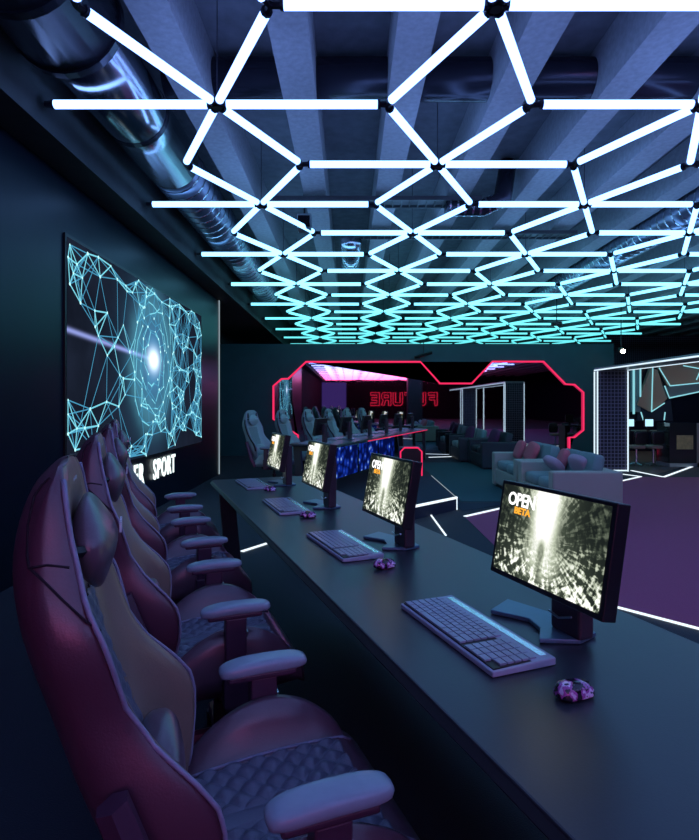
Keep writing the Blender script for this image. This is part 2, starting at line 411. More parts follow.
# ------------------------------------------------------------------ big LED wall
Y0, Y1, Z0, Z1 = 4.92, 9.37, .715, 2.82
t = thing('led_video_wall', 'huge screen on the left wall showing a glowing cyan web of lines with a white burst', 'screen', (-W, 0, 0))
obj('frame', bx((.002, Y0-.03, Z0-.03), (.018, Y1+.03, Z1+.03)), 'black', t)
def led_bg():
    m = bpy.data.materials.new('video wall picture'); m.use_nodes = True; nt = m.node_tree; nt.nodes.clear()
    o = nt.nodes.new('ShaderNodeOutputMaterial'); e = nt.nodes.new('ShaderNodeEmission')
    tc = nt.nodes.new('ShaderNodeTexCoord'); sp = nt.nodes.new('ShaderNodeSeparateXYZ'); nt.links.new(tc.outputs['Object'], sp.inputs[0])
    y = X(nt, sp.outputs['Y'])-7.09; z = X(nt, sp.outputs['Z'])-1.907
    r = (y*y+z*z*.8).f('SQRT')
    no = nt.nodes.new('ShaderNodeTexNoise'); no.inputs['Scale'].default_value = 1.6; no.inputs['Detail'].default_value = 4
    nt.links.new(tc.outputs['Object'], no.inputs['Vector']); n = X(nt, no.outputs['Fac'])
    core = (y*y*.7+z*z*1.5).f('SQRT').gauss(.15)*1.5; halo = r.gauss(.75)*.42+r.gauss(.30)*.8
    ring = ((r-.62)+(n-.5)*.5).gauss(.20)*.22
    streak = ((z-(y*-.045)).gauss(.024))*((y*-1.)+.2).sat()*.75
    def comb(s_, c):
        mm = nt.nodes.new('ShaderNodeMixRGB'); mm.blend_type = 'MULTIPLY'; mm.inputs[0].default_value = 1
        cb = nt.nodes.new('ShaderNodeCombineXYZ')
        for k in range(3): nt.links.new(s_.s, cb.inputs[k])
        nt.links.new(cb.outputs[0], mm.inputs[1]); mm.inputs[2].default_value = (*c, 1); return mm.outputs[0]
    def add(a, b):
        mm = nt.nodes.new('ShaderNodeMixRGB'); mm.blend_type = 'ADD'; mm.inputs[0].default_value = 1; nt.links.new(a, mm.inputs[1]); nt.links.new(b, mm.inputs[2]); return mm.outputs[0]
    c = add(add(comb(core, (1, 1, 1)), comb(halo, (.08, .30, .55))), add(comb(ring, (.15, .6, .75)), comb(streak, (.38, .45, 1.))))
    c = add(c, comb(n*.055, (.35, .5, 1.)))
    nt.links.new(c, e.inputs[0]); e.inputs[1].default_value = 1.
    nt.links.new(e.outputs[0], o.inputs['Surface']); return m
M['ledbg'] = led_bg()
scr = obj('display_panel', bx((.018, Y0, Z0), (.022, Y1, Z1)), 'ledbg', t)
M['web'] = emat('cyan web line', (.22, .74, .90), 1.0); M['webnode'] = emat('cyan web node', (.5, .95, 1.), 1.4); M['webfaint'] = emat('faint cyan web line', (.07, .34, .55), 1.)
rr = random.Random(11)
pts = []
def ok(y, z): return Y0+.005 < y < Y1-.005 and Z0+.005 < z < Z1-.005
cy, cz = 7.09, 1.907
thick, faint = [], []
def clampp(y, z): return (min(Y1-.01, max(Y0+.01, y)), min(Z1-.01, max(Z0+.01, z)))
# jagged tunnel rings about the burst
rings = []
for R0, n in ((.30, 13), (.45, 17), (.60, 20), (.76, 20)):
    for rep in range(2):
        q = []
        for k in range(n):
            a = 2*PI*(k+rr.uniform(-.3, .3))/n; r = R0*rr.uniform(.86, 1.14); q.append(clampp(cy+r*math.cos(a)*.95, cz+r*math.sin(a)*1.12))
        rings.append(q)
        for k in range(n): (thick if rr.random() < .6 else faint).append((q[k], q[(k+1) % n]))
for A_, B_ in zip(rings[:-2], rings[2:]):
    for p in A_:
        if rr.random() < .55: faint.append((p, min(B_, key=lambda b: (b[0]-p[0])**2+(b[1]-p[1])**2)))
pts += [p for q in rings for p in q if rr.random() < .35]
def field(n, ya, yb, za, zb):
    out = []
    while len(out) < n:
        p = (rr.uniform(ya, yb), rr.uniform(za, zb))
        if ok(*p) and ((p[0]-cy)/.95)**2+((p[1]-cz)/1.1)**2 > .42: out.append(p)
    return out
HAND = [(195, 125), (190, 160), (230, 218), (280, 215), (328, 222), (352, 240), (388, 225), (195, 235), (225, 288), (265, 310), (300, 316), (266, 355), (275, 380), (300, 435), (320, 410),
        (330, 385), (345, 350), (390, 292), (188, 315), (345, 500), (335, 490), (298, 565), (252, 585), (237, 638), (275, 632), (332, 578), (350, 545), (190, 600), (190, 560), (190, 655),
        (395, 575), (447, 590), (395, 705), (412, 655), (440, 620), (487, 640), (490, 685), (520, 645), (550, 652), (215, 180), (205, 205), (245, 150), (275, 160), (310, 185), (188, 270), (210, 700), (260, 690), (188, 740), (215, 640)]
def hand(a, b):
    px, py = a/2.8, 200+b/2.8; Y = 560*2.478/(349.5-px); return (Y, CZ+(404-py)*Y/560)
L_ = [p for p in (hand(*h) for h in HAND) if ok(*p)]
Rr = field(110, 7.7, Y1, Z0, Z1)+[(Y1-.01, z) for z in (.8, 1.1, 1.5, 1.8, 2.2, 2.5)]
B_ = field(14, 6.0, 8., Z0, 1.1)+field(10, 6.2, 8., 2.5, Z1)
pts += L_+Rr+B_
def join(P, Q, k0, k1, far):
    for p in P:
        ds = sorted(Q, key=lambda q: (q[0]-p[0])**2+(q[1]-p[1])**2)[1:]
        for q in ds[:k0]: thick.append((p, q))
        for q in ds[k0:k1]: faint.append((p, q))
        if rr.random() < far: faint.append((p, rr.choice(ds[k1:k1+10])))
allp = pts
join(L_, allp, 3, 5, .45); join(Rr, Rr, 3, 9, .5); join(B_, allp, 3, 6, .6)
def strips(segs, w, x0, x1):
    bm = NB()
    for (a, b) in segs:
        a, b = Vector(a), Vector(b); d = b-a
        if d.length < .01: continue
        d.normalize(); n = Vector((-d.y, d.x))*w/2
        bm.faces.new([bm.verts.new((x1, v.x, v.y)) for v in (a+n, b+n, b-n, a-n)])
    return bm
obj('web_lines', strips(thick, .015, 0, .0235), 'web', t)
obj('faint_web_lines', strips(faint, .011, 0, .0229), 'webfaint', t)
bm = NB()
for p in pts:
    r = rr.uniform(.010, .02); bm.faces.new([bm.verts.new((.0242, p[0]+r*math.cos(k*PI/3), p[1]+r*math.sin(k*PI/3))) for k in range(6)])
obj('web_nodes', bm, 'webnode', t)
# lettering under it
tt = thing('wall_lettering', 'glowing white block letters CYBER SPORT on the wall below the huge screen', 'sign', (-W+.02, 0, 0))
for word, yc, sx in (('CYBER', 6.31, 1.), ('SPORT', 7.52, 1.)):
    mt = Matrix.Translation((.0, yc, .50)) @ Matrix.Rotation(PI/2, 4, 'Z') @ Matrix.Rotation(PI/2, 4, 'X')
    o = text_mesh('word', word, .36, 'sign_white', mt, tt, .006, .004, .74, 1.17)

# ------------------------------------------------------------------ tube light grid
ZG = 3.49; Sx = 1/560.
HUB0, HP = -530, 970; NR0, NR1 = -23, 17
def nodepos(Xu, k): return Vector((Xu*Sx, 3.+k, ZG))
tubes = []; joints = {}
def addt(a, b, ka, kb):
    A, B = nodepos(a, ka), nodepos(b, kb); tubes.append((A, B))
    for P, Q in ((A, B), (B, A)):
        joints.setdefault((round(P.x, 3), round(P.y, 3)), []).append((Q-P).normalized())
for k in range(NR0, NR1+1):
    for j in range(6):
        h = HUB0+HP*j
        if (k % 2 == 1) == (j % 2 == 0):
            addt(h-(688 if j == 0 else 675), h, k, k); addt(h, h+680, k, k)
            for kk in (k-1, k+1):
                if NR0 <= kk <= NR1: addt(h, h-292, k, kk); addt(h, h+292, k, kk)
g = thing('tube_light_grid', 'suspended ceiling grid of glowing tubes joined in a hexagon pattern, violet white turning teal', 'ceiling light', (0, 0, ZG))
def in_view(p, mg=0):
    if p.y < .3: return False
    x = 349.5+560*p.x/p.y; y = 404-560*(p.z-CZ)/p.y
    return -20 < x < 719 and -20 < y < 860
vis = sorted([s for s in tubes if in_view((s[0]+s[1])/2) or in_view(s[0]) or in_view(s[1])], key=lambda s: (s[0]+s[1]).y)[:100]
vs_ = set(id(s) for s in vis)
def tube_geo(bm, A, B, n=8, r=.030):
    d = (B-A).normalized(); o_ = Vector((0, 0, ZG)); tube(bm, [A+d*.055-o_, B-d*.055-o_], r, n)
rest = NB()
for s in tubes:
    if id(s) in vs_: obj('light_tube', tube_geo(NB(), s[0], s[1], 12) or None, 'tube', g) if False else None
for s in vis:
    bm = NB(); tube_geo(bm, s[0], s[1], 10); obj('light_tube', bm, 'tube', g, smooth=False)
for s in tubes:
    if id(s) not in vs_: tube_geo(rest, s[0], s[1], 6)
tag(obj('light_tubes', rest, 'tube', g), kind='stuff')
jk = [k for k in joints if in_view(Vector((k[0], k[1], ZG)))]; jk.sort(key=lambda k: k[1])
def jgeo(bm, k, ds):
    c = Vector((k[0], k[1], 0))
    for d in ds: tube(bm, [c, c+d*.062], .021, 6); tube(bm, [c+d*.05, c+d*.068], .034, 8)
    if len(ds) > 4: tube(bm, [c+Vector((0, 0, -.03)), c+Vector((0, 0, .03))], .035, 8)
for k in jk[:100]:
    bm = NB(); jgeo(bm, k, joints[k]); obj('joint', bm, 'joint', g)
bm = NB()
for k in joints:
    if k in jk[:100]: continue
    if k[1] > 0: jgeo(bm, k, joints[k])
    else: tube(bm, [(k[0], k[1], -.02), (k[0], k[1], .02)], .04, 6)
tag(obj('joints', bm, 'joint', g), kind='stuff')
bm = NB()
for k in joints:
    if len(joints[k]) > 4 or abs(k[0]+1205*Sx) < .02: tube(bm, [(k[0], k[1], .02), (k[0], k[1], ZC-ZG)], .004, 4)
tag(obj('hanging_wires', bm, 'joint', g), kind='stuff')

# ------------------------------------------------------------------ ducts and services
def duct(name, label, path, r, m, ribs=None, ribm=None, cat='duct', flange=()):
    t = thing(name, label, cat, path[0])
    o = Vector(path[0]); P = [Vector(p)-o for p in path]
    obj('pipe', tube(NB(), P, r, 28), m, t, smooth=True)
    if ribs:
        bm = NB(); L = 0
        for a, b in zip(P[:-1], P[1:]):
            n = max(1, int((b-a).length/ribs)); d = (b-a).normalized()
            for i in range(n): c = a+(b-a)*(i+.5)/n; tube(bm, [c-d*.012, c+d*.012], r*1.025, 24)
        tag(obj('ribs', bm, ribm or m, t, smooth=False), kind='stuff')
    for c, rr_ in flange:
        c = Vector(c)-o; d = (P[1]-P[0]).normalized(); obj('collar', tube(NB(), [c-d*.03, c+d*.03], rr_, 28), 'ductdark', t)
    return t
DX, DZ = -1.88, 3.90
duct('air_duct', 'fat dark ventilation duct in the top left corner above the light tubes', [(DX, -4, DZ), (DX, 3.75, DZ)], .36, 'ductdark', flange=[((DX, 3.15, DZ), .375), ((DX, 3.72, DZ), .375), ((DX, 2.3, DZ), .37)])
duct('air_duct', 'shiny metal duct section running along the left beam', [(DX, 3.78, DZ), (DX, 5.9, DZ)], .29, 'duct', flange=[((DX, 4.9, DZ), .295)])
duct('ribbed_duct', 'long ribbed silver duct running away along the left beam', [(DX, 5.92, DZ), (DX, 12.8, DZ)], .28, 'ductmid', ribs=.20, ribm='duct')
duct('cross_duct', 'wide dark duct crossing overhead above the concrete beams', [(-1.55, 4.75, 4.10), (7.5, 4.75, 4.10)], .17, 'ductdark')
duct('ribbed_duct', 'ribbed silver duct running away above the tubes on the right', [(4.25, 6., 3.78), (4.25, 13., 3.78)], .20, 'ductmid', ribs=.16, ribm='duct')
duct('ribbed_duct', 'short ribbed duct bend hanging near the middle of the ceiling', [(.02, 8.1, 3.72), (.02, 9.0, 3.68), (.02, 9.8, 3.80), (.02, 10.1, 4.1)], .15, 'duct', ribs=.09, ribm='ductdark')
duct('ribbed_duct', 'small ribbed duct elbow above the tubes right of centre', [(1.15, 6.7, 3.70), (1.6, 6.7, 3.70), (1.83, 6.7, 3.8), (1.9, 6.7, 4.25)], .10, 'ductdark', ribs=.08, ribm='duct')
def tray(Y, x0, x1, z, label):
    t = thing('cable_tray', label, 'cable tray', (0, Y, z))
    bm = NB(); box(bm, (x0, -.14, 0), (x1, -.12, .05)); box(bm, (x0, .12, 0), (x1, .14, .05)); obj('rails', bm, 'leg', t)
    bm = NB(); n = int((x1-x0)/.1)
    for i in range(n+1): x = x0+(x1-x0-.02)*i/n; box(bm, (x, -.12, .005), (x+.012, .12, .02))
    box(bm, (x0, -.1, .022), (x1, .1, .03)); tag(obj('rungs', bm, 'leg', t), kind='stuff')
tray(6.7, -.9, 1.55, 3.74, 'dark ladder cable tray crossing beneath the beams near the middle')
tray(8.0, .1, 3.2, 3.74, 'farther dark ladder cable tray crossing beneath the beams')
t = thing('projector', 'small box spotlight hanging among the light tubes left of centre', 'projector', (-.55, 6.85, 3.56))
obj('body', bx((-.085, -.1, -.09), (.085, .1, .09)), 'metal_light', t, bevel=.01)
obj('lens', bx((-.07, -.115, -.075), (.07, -.1, .06)), 'blackgloss', t)
obj('mount', tube(NB(), [(0, 0, .09), (0, 0, .35)], .012, 6), 'black', t)
t = thing('ceiling_speaker', 'small round black speaker hanging below the far tubes', 'speaker', (4.55, 12.3, 3.11))
obj('body', tube(NB(), [(0, 0, -.03), (0, 0, .03)], .12, 16), 'black', t); obj('mount', tube(NB(), [(0, 0, .03), (0, 0, 1.19)], .01, 6), 'black', t)
t = thing('security_camera', 'black ceiling camera on a bracket above the neon mirror', 'camera', (1.85, 14.3, 2.56))
obj('arm', tube(NB(), [(0, .31, 0), (0, .05, .03), (.12, -.05, .08)], .018, 6), 'black', t); obj('body', tube(NB(), [(-.2, -.05, -.03), (.25, -.05, .10)], .04, 8), 'black', t)
obj('rod', tube(NB(), [(0.05, 0.05, .03), (0.05, 0.05, .45)], .01, 6), 'black', t)
t = thing('spotlight', 'single bright white spotlight shining above the framed column', 'spotlight', on_y(623, 351, 14.))
obj('housing', tube(NB(), [(0, .14, .05), (0, .02, 0)], .07, 14), 'black', t); obj('bulb', tube(NB(), [(0, .0, -.002), (0, -.02, -.012)], .05, 14), 'lamp', t)
obj('mount', tube(NB(), [(0, .1, .06), (0, .1, 1.6)], .012, 6), 'black', t)

# ------------------------------------------------------------------ gaming chair
def interp(tab, z):
    zs = [a for a, b in tab]; return float(np.interp(z, zs, [b for a, b in tab]))
REAR = [(.44, -.28), (.52, -.325), (.596, -.353), (.738, -.410), (.884, -.460), (1.02, -.497), (1.09, -.505), (1.17, -.492), (1.215, -.470), (1.24, -.447), (1.25, -.435)]
SIDE = [(.44, -.21), (.52, -.180), (.60, -.168), (.66, -.168), (.70, -.180), (.744, -.215), (.806, -.275), (.87, -.317), (.974, -.345), (1.04, -.375), (1.14, -.400), (1.22, -.412), (1.25, -.42)]
HALF = [(.44, .17), (.52, .215), (.60, .255), (.68, .262), (.76, .25), (.84, .228), (.90, .235), (.97, .25), (1.03, .235), (1.08, .205), (1.14, .185), (1.2, .17), (1.23, .145), (1.25, .10)]
def back_section(z):
    fr, fs, w = interp(REAR, z), interp(SIDE, z), interp(HALF, z)
    th = min(.085, (fs-fr)*.95+.02); fi = min(fr+th, fs-.0)
    th2 = max(0, fs-fi)
    half = [(fr, 0), (fr+.004, .35*w), (fr+.014, .68*w), (fr+.03+.1*(fs-fr), .90*w), (fr+.4*(fs-fr)+.01, .985*w), (fr+.72*(fs-fr), w*1.0), (fs-.006, .985*w), (fs+.004, .94*w),
            (fs-.002, .84*w), (fi+.45*th2, .72*w), (fi+.1*th2+.004, .60*w), (fi, .3*w), (fi+.002, 0)]
    return half
def make_back(mat_list):
    zs = [.44, .46, .50, .55, .60, .65, .70, .75, .80, .85, .90, .95, 1.0, 1.05, 1.10, 1.15, 1.19, 1.215, 1.232, 1.243, 1.25]
    V, Fc, mi = [], [], []
    for z in zs:
        h = back_section(z); full = [(f, y, z) for f, y in h]+[(f, -y, z) for f, y in h[-2:0:-1]]
        V += full
    n = 24
    for i in range(len(zs)-1):
        for j in range(n):
            Fc.append((i*n+j, i*n+(j+1) % n, (i+1)*n+(j+1) % n, (i+1)*n+j)); mi.append(0 if (j < 7 or j >= 17) else 1)
    for base, rev in ((0, True), ((len(zs)-1)*n, False)):
        c = len(V); ring = V[base:base+n]; V.append(tuple(sum(q[k] for q in ring)/n for k in range(2))+(ring[0][2]+(-.008 if rev else .004),))
        for j in range(n):
            q = (base+j, base+(j+1) % n, c); Fc.append(q[::-1] if rev else q); mi.append(0)
    return V, Fc, mi
def make_chair(label, group, white=False):
    L, B, Q, BK = ('wleather', 'wleather', 'wleather2', 'wleather2') if white else ('leather', 'bolster', 'quilt', 'leather2')
    t = thing('gaming_chair', label, 'chair', (0, 0, 0), 0, group)
    V, Fc, mi = make_back(None)
    o = obj('backrest', (V, Fc), [BK, B], t, smooth=True, sub=1)
    for p, k in zip(o.data.polygons, mi): p.material_index = k
    for s in (1, -1):
        P = []
        for z in np.linspace(.50, 1.225, 34):
            fs, w = interp(SIDE, z), interp(HALF, z); P.append((fs+.001, s*w*.965, z))
        obj('piping', tube(NB(), P, .0045, 6), 'piping', o, smooth=True)
    # quilted insert on the back
    bm = NB(); nz, ny = 40, 24; gr = []
    for i in range(nz+1):
        z = .56+.42*i/nz; fr = interp(REAR, z); row = []
        sec = back_section(z); fi = sec[-1][0]
        for j in range(ny+1):
            y = (-.5+j/ny)*2*.52*interp(HALF, z)
            a = (z*1.0+y)/.055; b = (z-y)/.055; hgt = (abs(math.sin(a*PI))*abs(math.sin(b*PI)))**.5*.010
            row.append(bm.verts.new((fi+.004+hgt, y, z)))
        gr.append(row)
    for i in range(nz):
        for j in range(ny): bm.faces.new((gr[i][j], gr[i][j+1], gr[i+1][j+1], gr[i+1][j]))
    obj('quilted_panel', bm, Q, o, smooth=True)
    if not white:
        # seams traced over the near side of the shell
        dm = bpy.data.meshes.new('q'); dm.from_pydata(V, [], Fc)
        bv = BVHTree.FromPolygons([Vector(v) for v in V], Fc)
        mt = Matrix.Translation((CH1.x, CH1.y, 0)) @ Matrix.Rotation(ANG, 4, 'Z'); inv = mt.inverted()
        eye = inv @ Vector((0, 0, CZ))
        def trace(pl):
            out = []
            for (p, q) in zip(pl[:-1], pl[1:]):
                for s in range(6):
                    a = s/6; d = ray(p[0]+(q[0]-p[0])*a, p[1]+(q[1]-p[1])*a); d = (inv.to_3x3() @ d).normalized()
                    hit = bv.ray_cast(eye, d)
                    if hit[0] is not None: out.append(hit[0]-d*.001)
            return out
        for pl in ([(50, 478), (42, 485), (34, 497), (28, 525), (27, 556), (29, 568), (47, 565), (74, 568)], [(29, 568), (45, 583), (60, 598), (86, 622), (108, 635)]):
            P = trace(pl)
            if len(P) > 2: obj('seam', tube(NB(), P, .0022, 5), 'seam', o)
        bpy.data.meshes.remove(dm)
    # head pillow on straps
    pm = Matrix.Rotation(math.radians(-8), 4, 'Y')
    bm = rounded((.095, .27, .175), (0, 0, 0), seg=12, e=2.3)
    for v in bm.verts:
        k = 1-.25*(abs(v.co.z)/.09)**2; v.co.y *= k; v.co.x *= (1-.62*(abs(v.co.z)/.0875))
        v.co = pm @ v.co + Vector((-.377, 0, 1.095))
    pl = obj('head_pillow', bm, L, t, smooth=True, sub=1)
    for s in (1, -1): obj('strap', tube(NB(), [(-.375, s*.112, 1.10), (-.41, s*.15, 1.105), (-.435, s*.172, 1.105)], [.010, .011, .009], 6), 'black', pl)
    bm = NB()
    for i in range(3): box(bm, (-.331, .03-i*.022, 1.105), (-.327, .042-i*.022, 1.125))
    obj('logo', bm, 'logo_white', pl)
    bm = NB()
    for i in range(3): box(bm, (interp(SIDE, 1.2)-.012, .025-i*.02, 1.19), (interp(SIDE, 1.2)+.0, .037-i*.02, 1.212))
    obj('logo', bm, 'logo_white', o)
    if white:
        for s in (1, -1):
            obj('head_slot', rounded((.012, .035, .09), (interp(SIDE, 1.15)+.002, s*.125, 1.165), seg=6, e=2.5), 'black', o, smooth=True)
            obj('side_trim', tube(NB(), [(interp(SIDE, z)-.02, s*interp(HALF, z)*1.0, z) for z in np.linspace(.62, 1.1, 10)], .012, 6), 'black', o, smooth=True)
    # lumbar pillow
    bm = rounded((.09, .26, .17), (-.255, 0, .63), seg=10, e=2.8); obj('lumbar_pillow', bm, L, t, smooth=True)
    # seat
    nx, ny = 34, 34; F0, FE, HW = -.22, .25, .272
    def H(f, y):
        a = abs(y)/HW; sf = (f-F0)/(FE-F0)
        base = .475+.02*sf-.05*max(0, (sf-.86)/.14)**2
        bol = .125*math.exp(-((a-.86)/.13)**2)*max(0., math.sin(min(1, max(0, (sf-.05)/.85))*PI))**.7
        return base+bol-.06*max(0, (a-.9)/.1)**2
    bm = NB(); top = [[bm.verts.new((F0+(FE-F0)*i/nx, (-1+2*j/ny)*HW*(1-.10*max(0, i/nx-.7)/.3), H(F0+(FE-F0)*i/nx, (-1+2*j/ny)*HW))) for j in range(ny+1)] for i in range(nx+1)]
    bot = [[bm.verts.new((v.co.x*.93-.005, v.co.y*.92, .385)) for v in row] for row in top]
    for i in range(nx):
        for j in range(ny):
            bm.faces.new((top[i][j], top[i][j+1], top[i+1][j+1], top[i+1][j])); bm.faces.new((bot[i][j], bot[i+1][j], bot[i+1][j+1], bot[i][j+1]))
    for i in range(nx): bm.faces.new((top[i][0], top[i+1][0], bot[i+1][0], bot[i][0])); bm.faces.new((top[i+1][ny], top[i][ny], bot[i][ny], bot[i+1][ny]))
    for j in range(ny): bm.faces.new((top[0][j+1], top[0][j], bot[0][j], bot[0][j+1])); bm.faces.new((top[nx][j], top[nx][j+1], bot[nx][j+1], bot[nx][j]))
    so = obj('seat', bm, L, t, smooth=True)
    n1, n2 = (90, 90) if not white else (30, 30); bm = NB(); gr = []
    for i in range(n1+1):
        f = -.20+.385*i/n1; row = []
        for j in range(n2+1):
            y = (-1+2*j/n2)*.178; a = (f+y)/.058; b = (f-y)/.058
            hgt = (abs(math.sin(a*PI))*abs(math.sin(b*PI)))**.45*.014
            if abs(y) < .024: hgt = .006+.002*math.cos(y/.024*PI/2)
            if abs(abs(y)-.024) < .004: hgt = 0
            if abs(abs(y)-.178) < .004 or f > .18: hgt = -.004
            row.append(bm.verts.new((f, y, H(f, y)+.002+hgt)))
        gr.append(row)
    for i in range(n1):
        for j in range(n2): bm.faces.new((gr[i][j], gr[i+1][j], gr[i+1][j+1], gr[i][j+1]))
    obj('quilted_panel', bm, Q, so, smooth=True)
    for s in (1, -1):
        obj('piping', tube(NB(), [(f, s*.180, H(f, .180)+.002) for f in np.linspace(-.18, .215, 20)], .004, 6), 'piping', so, smooth=True)
    # arms
    for s in (1, -1):
        ar = obj('armrest', rounded((.228, .074, .032), (.008, s*.266, .680), seg=12, e=3.8), 'pad', t, smooth=True)
        for v in ar.data.vertices: v.co.z -= .35*(v.co.x-.012)**2 + (.09*max(0, -(v.co.x+.03)))*.6
        obj('arm_base', bx((-.085, s*.266-.030, .650), (.09, s*.266+.030, .668)), 'armpost', ar, bevel=.006)
        bm = NB(); box(bm, (-.028, s*.268-.024, .42), (.040, s*.268+.024, .652)); box(bm, (-.034, s*.268-.029, .36), (.046, s*.268+.029, .50))
        box(bm, (-.03, min(s*.16, s*.29), .35), (.042, max(s*.16, s*.29), .372)); p = obj('arm_post', bm, 'armpost', ar, bevel=.005)
        obj('height_button', bx((.0405, s*.268-.01, .585), (.047, s*.268+.01, .60)), 'chrome', ar)
        # recliner bar on the side of the back
        P = [(-.335, s*.275, .762), (-.24, s*.29, .50), (-.19, s*.27, .385)]
        bm = NB(); tube(bm, P, [.026, .030, .026], 6); obj('recliner_cover', bm, 'armpost', t)
    # mechanism, gas spring, star base
    obj('mechanism', bx((-.16, -.12, .33), (.13, .12, .384)), 'black', t, bevel=.01)
    obj('gas_spring', tube(tube(NB(), [(0, 0, .10), (0, 0, .25)], .03, 14), [(0, 0, .25), (0, 0, .335)], .018, 14), 'black', t)
    b = obj('star_base', tube(NB(), [(0, 0, .07), (0, 0, .13)], .05, 16), 'armpost', t)
    for i in range(5):
        a = 2*PI*i/5+.3; c, s_ = math.cos(a), math.sin(a)
        obj('leg', tube(NB(), [(c*.04, s_*.04, .115), (c*.30, s_*.30, .075)], [.028, .018], 8), 'armpost', b)
        obj('caster', tube(NB(), [(c*.30-s_*.022, s_*.30+c*.022, .03), (c*.30+s_*.022, s_*.30-c*.022, .03)], .03, 12), 'black', b)
        obj('caster', tube(NB(), [(c*.30, s_*.30, .04), (c*.30, s_*.30, .08)], .008, 6), 'black', b)
    return t
CH1 = Vector((-.135, 1.2, 0)); PITCH = .955
ch = make_chair('dark leather gaming chair nearest the viewer, cropped by the bottom left corner', 'dark gaming chairs at the near desk')
ch.location = CH1; ch.rotation_euler = (0, 0, ANG)
for i, lb in enumerate(('dark leather gaming chair directly behind the nearest one', 'dark leather gaming chair third in the row along the long desk', 'dark leather gaming chair farthest along the long desk, below the white lettering')):
    dup(ch, CH1+U1*PITCH*(i+1), ANG+(.0, .03, -.02)[i], lb)

# ------------------------------------------------------------------ desks
def make_desk(label, org, rz, L0, L1, w0, w1, panel=0, name='gaming_desk'):
    """local x = away from the user, y = along the row"""
    t = thing(name, label, 'desk', org, rz)
    r = .05
    poly = []
    for cx_, cy_, a0 in ((w1-r, L1-r, 0), (w0+r, L1-r, 90), (w0+r, L0+r, 180), (w1-r, L0+r, 270)):
        for k in range(5): a = math.radians(a0+90*k/4); poly.append((cx_+r*math.cos(a), cy_+r*math.sin(a)))
    top = obj('tabletop', prism(NB(), poly, .712, .75), 'desk', t, bevel=.004)
    obj('edge_band', tube(NB(), [(x*1.0, y, .731) for x, y in poly], .0125, 4, closed=True), 'desk_edge', top)
    n = 2
    for i in range(n):
        y = L0+.12+(L1-L0-.24-.05)*i/(n-1)
        bm = NB()
        pl = [(w0+.10, .0), (w0+.22, .0), (w0+.16, .64), (w1-.10, .64), (w1-.08, .0), (w1-.02, .0), (w1-.03, .71), (w0+.04, .71)]
        a = [bm.verts.new((p[0], y, p[1]+.0)) for p in pl]; b = [bm.verts.new((p[0], y+.05, p[1])) for p in pl]
        bm.faces.new(a); bm.faces.new(b[::-1])
        for q in range(8): bm.faces.new((a[q], b[q], b[(q+1) % 8], a[(q+1) % 8]))
        obj('leg', bm, 'leg', t)
    if panel: obj('under_desk_shade', bx((w1-.06, L0+.2, .12), (w1-.04, L1-panel, .705)), 'black', t)  # black sheet standing in for the darkness under the desk
    return t
K1 = Vector((.312, 1.465, 0)); M1 = Vector((.565, 1.44, 0))
# row 1 desk: origin at K1, edges from measured lines
edgef = (Vector((.22, 1.0, 0))-K1).dot(F1); edgeb = edgef+.757
far = (Vector((-1.093, 4.42, 0))-K1).dot(U1)
desk1 = make_desk('long dark desk running from the bottom right corner into the room, carrying four lit monitors', K1, ANG, -1.35, far, edgef, edgeb, panel=1.3)
N0 = Vector((-.38, 8.5, 0)); P2 = 1.05
d2 = make_desk('dark desk at the far row with glowing blue panels below and monitors seen from behind', N0, -ANG, -.30, 5.65, -.48, .28)
for i in range(3):
    obj('light_panel', bx((.262, -.24+i*1.05, .25), (.276, .70+i*1.05, .70)), 'bluepanel', d2)
obj('red_edge_light', tube(NB(), [(.285, 1.2, .72), (.285, 5.6, .72)], .008, 6), 'neon_red', d2)

